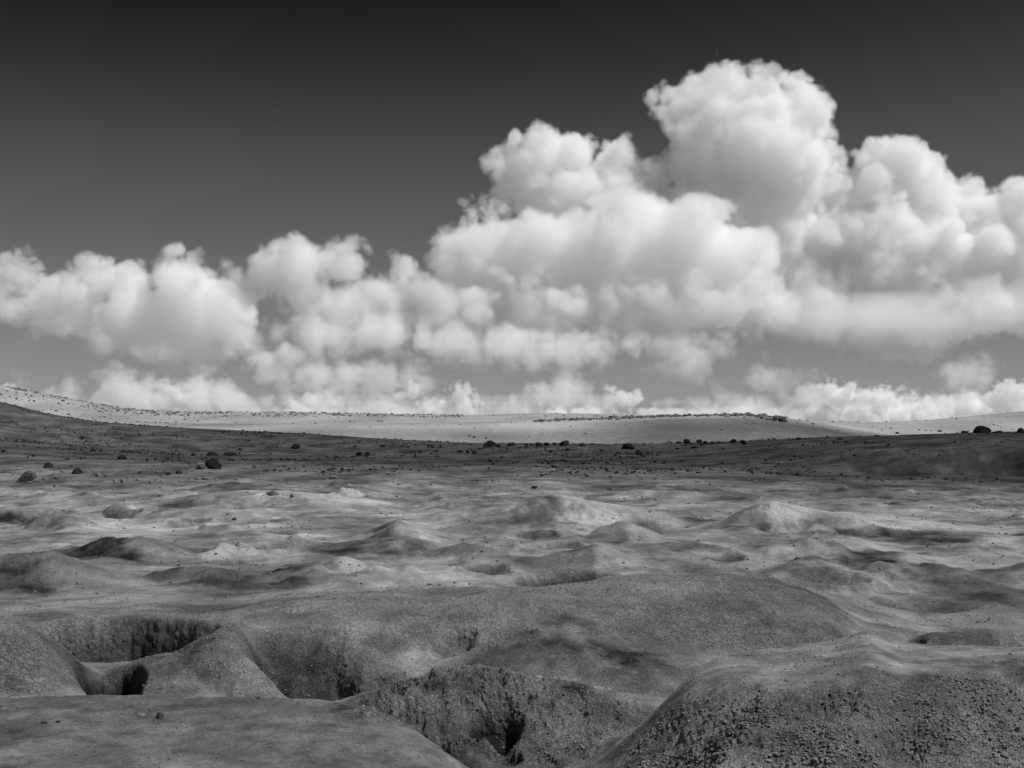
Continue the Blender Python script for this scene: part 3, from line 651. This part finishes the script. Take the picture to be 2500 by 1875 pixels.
rubble('rubble', 'pale and grey stones scattered between the boulders of the slope', spread(2500, (-250, 2460), (88, 250), lambda d: .08+.0005*d, clump(.05, .05, 64), .9), RM['p'], 6, 1)
rubble('rubble', 'stones sprinkled over the sunlit far hills', np.concatenate([spread(700, (-250, 2460), (420, 1500), lambda d: .0008*d, clump(.012, .2, 65), .7), spread(1300, (-200, 1000), (1250, 1510), lambda d: .0009*d, clump(.02, -.1, 66)), spread(450, (-250, 420), (500, 1500), lambda d: .0011*d, None), spread(500, (1150, 1700), (740, 830), lambda d: .0016*d, None)]), RM['m'], 7, 1)

# ---------------------------------------------------------------- clouds
def lattice_noise(shape,cell,seed):
    r=np.random.default_rng(seed)
    n=[int(s/cell)+3 for s in shape]
    g=r.standard_normal(n).astype(np.float32)
    for ax in range(3):
        t=np.arange(shape[ax],dtype=np.float32)/cell+r.random(); i=t.astype(int); f=t-i; f=f*f*(3-2*f)
        i=np.minimum(i,n[ax]-2)
        sh=[1,1,1]; sh[ax]=-1; f=f.reshape(sh).astype(np.float32)
        g=np.take(g,i,axis=ax)*(1-f)+np.take(g,i+1,axis=ax)*f
    return g
def volume_object(label,den,origin,vox,name='cloud'):
    x0,y0,z0=origin; nx,ny,nz=den.shape; den=den.astype(np.float32)
    me=bpy.data.meshes.new(name); me.vertices.add(den.size)
    at=me.attributes.new('den','FLOAT','POINT'); at.data.foreach_set('value',den.ravel())
    ob=bpy.data.objects.new(name,me); sc.collection.objects.link(ob); ob['kind']='stuff'; ob['label']=label
    ng=bpy.data.node_groups.new(name+'_grid','GeometryNodeTree'); ng.interface.new_socket('Geometry',in_out='INPUT',socket_type='NodeSocketGeometry'); ng.interface.new_socket('Geometry',in_out='OUTPUT',socket_type='NodeSocketGeometry')
    N=ng.nodes.new; L=ng.links.new
    gi=N('NodeGroupInput'); go=N('NodeGroupOutput')
    vc=N('GeometryNodeVolumeCube'); vc.inputs['Min'].default_value=(x0,y0,z0); vc.inputs['Max'].default_value=(x0+(nx-1)*vox,y0+(ny-1)*vox,z0+(nz-1)*vox)
    vc.inputs['Resolution X'].default_value=nx;vc.inputs['Resolution Y'].default_value=ny;vc.inputs['Resolution Z'].default_value=nz
    pos=N('GeometryNodeInputPosition')
    v1=N('ShaderNodeVectorMath'); v1.operation='SUBTRACT'; v1.inputs[1].default_value=(x0,y0,z0); L(pos.outputs[0],v1.inputs[0])
    v2=N('ShaderNodeVectorMath'); v2.operation='SCALE'; v2.inputs['Scale'].default_value=1/vox; L(v1.outputs[0],v2.inputs[0])
    sp=N('ShaderNodeSeparateXYZ'); L(v2.outputs[0],sp.inputs[0])
    def rnd(o,m):
        a=N('FunctionNodeFloatToInt'); a.rounding_mode='ROUND'; L(o,a.inputs[0])
        b=N('FunctionNodeIntegerMath'); b.operation='MULTIPLY'; L(a.outputs[0],b.inputs[0]); b.inputs[1].default_value=m; return b.outputs[0]
    a=rnd(sp.outputs[0],ny*nz); b=rnd(sp.outputs[1],nz); c=rnd(sp.outputs[2],1)
    s1=N('FunctionNodeIntegerMath'); L(a,s1.inputs[0]);L(b,s1.inputs[1]); s2=N('FunctionNodeIntegerMath'); L(s1.outputs[0],s2.inputs[0]);L(c,s2.inputs[1])
    na=N('GeometryNodeInputNamedAttribute'); na.data_type='FLOAT'; na.inputs[0].default_value='den'
    si=N('GeometryNodeSampleIndex'); si.data_type='FLOAT'; L(gi.outputs[0],si.inputs['Geometry']); L(na.outputs[0],si.inputs['Value']); L(s2.outputs[0],si.inputs['Index'])
    L(si.outputs[0],vc.inputs['Density'])
    mat=bpy.data.materials.new('cloud'); mat.use_nodes=True; m=mat.node_tree; m.nodes.clear()
    mo=m.nodes.new('ShaderNodeOutputMaterial'); pv=m.nodes.new('ShaderNodeVolumePrincipled'); pv.inputs['Color'].default_value=(.985,.985,.985,1); pv.inputs['Density'].default_value=1; pv.inputs['Anisotropy'].default_value=0
    m.links.new(pv.outputs[0],mo.inputs['Volume'])
    sm=N('GeometryNodeSetMaterial'); sm.inputs['Material'].default_value=mat; L(vc.outputs[0],sm.inputs[0]); L(sm.outputs[0],go.inputs[0])
    md=ob.modifiers.new('grid','NODES'); md.node_group=ng
    return ob

def cloud(label,D,ells,vox,amp=.3,k=8,dens=.035,seed=1,pad=40,cell=110,soft=0):
    """ells in photo px; vox in photo px; soft: how much softer the lower part is"""
    s=D/F2
    E=[tuple(e)+(0,)*(5-len(e)) for e in ells]
    lo=[min(e[0]-e[2] for e in E)-pad, min(e[4]-(e[2]+e[3])*.5 for e in E)-pad*.5, min(-(e[1]+e[3]) for e in E)-pad]
    hi=[max(e[0]+e[2] for e in E)+pad, max(e[4]+(e[2]+e[3])*.5 for e in E)+pad*.5, max(-(e[1]-e[3]) for e in E)+pad]
    n=[int((h-l)/vox)+1 for l,h in zip(lo,hi)]; nx,ny,nz=n
    ax=[(l+np.arange(m)*vox).astype(np.float32) for l,m in zip(lo,n)]
    X,Y,Z=ax[0][:,None,None],ax[1][None,:,None],ax[2][None,None,:]
    f=np.full(n,-3,np.float32)
    for cx,cy,rx,ry,dy in E:
        ry_=(rx+ry)*.5; m=min(rx,ry)
        R=(rx,ry_,ry); c=(cx,dy,-cy); sl=[]
        for q in range(3):
            i0=max(0,int((c[q]-R[q]*1.8-lo[q])/vox)); i1=min(n[q],int((c[q]+R[q]*1.8-lo[q])/vox)+2); sl.append(slice(i0,i1))
        sl=tuple(sl)
        d=np.sqrt(((X[sl[0]]-cx)/rx)**2+((Y[:,sl[1]]-dy)/ry_)**2+((Z[:,:,sl[2]]+cy)/ry)**2)
        v=(1-d)*m/100
        g=f[sl]; h=np.clip(.5+.5*(v-g)/.2,0,1)
        f[sl]=g*(1-h)+v*h+.2*h*(1-h)*.7
    a=1.;c=cell/vox;o=0
    ws=0
    while c>1.5 and o<6:
        q=(lattice_noise(n,c,seed*10+o)+.8*lattice_noise(n,c*.79,seed*10+o+300))/1.28
        q=a*(1.9*np.minimum(np.abs(q),1.1)-1.0)
        f+=amp*(q*.62 if o<1 else (q*.85 if o<2 else 1.25*q*np.clip((f+.05)/.16,0,1)))
        a*=.58;c/=2.05;o+=1
    if soft: 
        zt=np.clip((Z-lo[2])/(hi[2]-lo[2]),0,1); kk=k*(1-soft*(1-zt)**1.2)
    else: kk=k
    den=(np.clip(f*kk,0,1)*(dens/s*1.95)).astype(np.float32)
    den[0]=den[-1]=0;den[:,0]=den[:,-1]=0;den[:,:,0]=den[:,:,-1]=0
    x0=(lo[0]-XC)*s; y0=D+lo[1]*s; z0=(YH+lo[2])*s+CH; vox=vox*s
    return volume_object(label,den,(x0,y0,z0),vox)
tall=[(1500,235,88,85),(1560,215,90,85),(1640,225,95,90),(1710,255,92,95),(1620,320,175,145),(1550,340,125,130),(1690,350,115,120),(1600,430,160,110),(1480,460,130,90),(1740,400,60,70),
(1170,310,62,66),(1125,385,82,78),(1215,360,80,80),(1330,370,78,75),(1400,395,80,65),(1300,440,180,95),(1160,440,80,60),(1400,480,200,70),(1600,500,150,60)]
cloud('tall cumulus tower with a rounded top rising right of centre',6600,tall,4.0,amp=.26,k=9,dens=.021,seed=2,soft=.75)
wisp=[(1060,470,45,32),(1120,490,70,30),(1180,500,50,26)]
cloud('thin ragged wisp at the left foot of the tall cloud',6300,wisp,3.5,amp=.4,k=4,dens=.012,seed=12,soft=0,cell=50)
right=[(1900,380,84,80),(1975,375,76,75),(1840,440,85,80),(2005,450,105,90),(2095,470,75,78),(1930,560,190,140),(1790,540,120,120),(2080,580,140,110),(1720,500,110,90),(1640,520,120,80)
,(2195,460,72,74),(2250,500,90,90),(2200,590,130,90),(2000,660,220,60),(1850,680,200,55),(1700,620,160,90),(1880,740,110,45),(2150,670,150,40)]
cloud('broad bright cumulus at the right edge of the sky',7000,right,4.0,amp=.26,k=11,dens=.024,seed=3,soft=.85)
centre=[(965,558,66,68),(1035,560,80,74),(1100,590,120,100),(1200,570,150,120),(1330,550,160,130),(1460,550,160,130),(1560,580,130,110),(1000,650,140,75),(875,585,46,52),(860,640,100,66),
(740,575,62,66),(660,572,70,64),(575,582,56,56),(670,615,80,52),(740,655,110,56),(1250,660,300,60),(1500,660,230,50),(1100,690,260,40),(1330,700,220,35),(520,610,60,40)]
cloud('long grey based cloud bank across the middle of the sky',6000,centre,4.0,amp=.26,k=7,dens=.015,seed=4,soft=.85)
left=[(60,660,110,50),(150,655,90,50),(-20,640,80,50),(370,605,70,62),(280,620,72,60),(210,610,50,50),(45,600,60,56),(110,640,80,56),(20,630,80,46),(430,660,125,92),(300,690,125,85),(465,720,95,76),(380,750,130,50),(560,775,60,28),(180,680,90,60),(350,800,60,25),(100,690,50,25)]
cloud('puffy bright cloud bank at the left',6200,left,4.0,amp=.26,k=7,dens=.016,seed=5,soft=.8)
veil=[(1150,690,300,48),(1400,690,260,44),(1900,690,330,70),(2150,660,200,60),(880,680,170,45),(1650,650,160,70),(1620,590,150,80)]
cloud('smooth grey base of the cloud bank',6700,veil,5.0,amp=.16,k=2.2,dens=.007,seed=16,soft=.2,cell=120)
veil=[(400,735,230,42),(180,700,150,40),(740,690,60,30)]
cloud('soft grey base of the left cloud bank',6700,veil,5.0,amp=.2,k=2.2,dens=.010,seed=17,soft=.2,cell=120)
low=[(720,725,85,52),(800,720,110,52),(950,740,110,50),(1080,748,120,50),(1180,755,120,48),(1290,750,90,40),(1350,745,60,32),(640,700,50,30)]
cloud('flat bright streak of cloud under the middle bank',5600,low,3.5,amp=.22,k=3,dens=.014,seed=6,soft=.3,cell=80)
patch=[(1480,765,95,60),(1560,690,120,22),(1670,822,80,52),(2088,815,72,48),(820,825,90,46),(720,815,130,46),(600,815,80,30),(1580,860,60,30),(480,790,50,20)]
cloud('faint soft cloud patches below the main bank',7500,patch,3.5,amp=.26,k=2.2,dens=.011,seed=7,soft=.2,cell=80)
hz=[(60,880,90,36),(1600,885,130,32),(1780,870,110,34),(250,845,55,55),(320,870,70,60),(200,890,90,45),(145,860,50,45),(440,870,100,55),(540,885,100,50),(20,850,40,30),(1210,855,75,55),(1290,880,60,45),(1120,900,110,40),(700,880,130,40),(850,890,120,40),(1000,895,140,40),(1450,900,150,35),(1700,905,120,30),(1900,900,160,45),(2100,895,150,50)]
cloud('pale low cloud layer resting on the horizon',9000,hz,3.0,amp=.22,k=3,dens=.014,seed=8,soft=.2,cell=70)
hb=[(365,845,40,18),(650,880,40,22),(725,862,28,10),(880,850,30,18),(1000,860,35,25),(960,880,60,20),(1350,865,38,26),(1410,885,30,14),(1250,895,70,15),(1620,893,35,18),(1530,895,40,12),
(1830,850,70,18),(1920,860,50,25),(1990,880,60,25),(2100,880,60,25),(2180,860,50,30),(1800,895,80,20),(1950,900,100,20),(2200,890,60,25),(15,830,22,14)]
cloud('small crisp bright clouds along the horizon',8000,hb,2.0,amp=.16,k=10,dens=.04,seed=9,soft=0,cell=36)
# unseen cloud overhead, density shaped so its shadow darkens the near slopes and thinly veils the mud field
def overhead_cloud():
    vox = 6.; zlo, zhi = 640., 724.
    sx, sy = SUND.x/SUND.z, SUND.y/SUND.z
    gx0, gx1, gy0, gy1 = -260., 420., -80., 1000.
    x0, y0 = gx0+zlo*sx, gy0+zlo*sy
    nx, ny, nz = int((gx1-gx0)/vox), int((gy1-gy0)/vox), int((zhi-zlo)/vox)+1
    x = (x0+np.arange(nx)*vox)[:, None, None]; y = (y0+np.arange(ny)*vox)[None, :, None]; z = (zlo+np.arange(nz)*vox)[None, None, :]
    gx = x-z*sx; gy = y-z*sy
    u = XC+gx/np.maximum(gy, 30)*F2
    c = np.interp(u, [-500, 600, 1100, 1600, 2212], [262, 262, 224, 192, 152])
    tau = .72-.38*sst(26, 50, gy)+0*u
    band = sst(60, np.interp(u, [600, 1200, 1900], [150, 140, 108]), gy)*(1-sst(c+6, c+48, gy))
    tau = tau+band*np.interp(u, [-200, 300, 800, 1300, 1700, 2212, 3000], [1.05, 1.1, 1.15, 1.35, 1.75, 1.8, 1.8])
    tau = tau*(1-sst(c+6, c+48, gy))
    tau = tau+1.1*sst(380, 460, gy)*(1-sst(640, 735, gy))*sst(1150, 1450, u)*(1-sst(1850, 1950, u))
    tau = tau+.35*np.clip(np.sin(gx*.021+gy*.013+1)+.6*np.sin(gy*.023-gx*.008), 0, 2)*sst(c+60, c+160, gy)
    tau = tau*sst(gx0, gx0+60, gx)*(1-sst(gx1-60, gx1, gx))*sst(gy0, gy0+40, gy)
    n = lattice_noise(tau.shape, 9, 71)+.5*lattice_noise(tau.shape, 4, 72)
    prof = np.clip(1-np.abs((z-682)/(30+0*z)), 0, 1)
    den = tau*np.clip(1+.35*n, .2, 2)*prof/(30./SUND.z)
    den[:, :, 0] = den[:, :, -1] = 0
    return volume_object('unseen thin cloud sheet overhead shaped to shadow the rocky slope', den, (x0, y0, zlo), vox)
overhead_cloud()
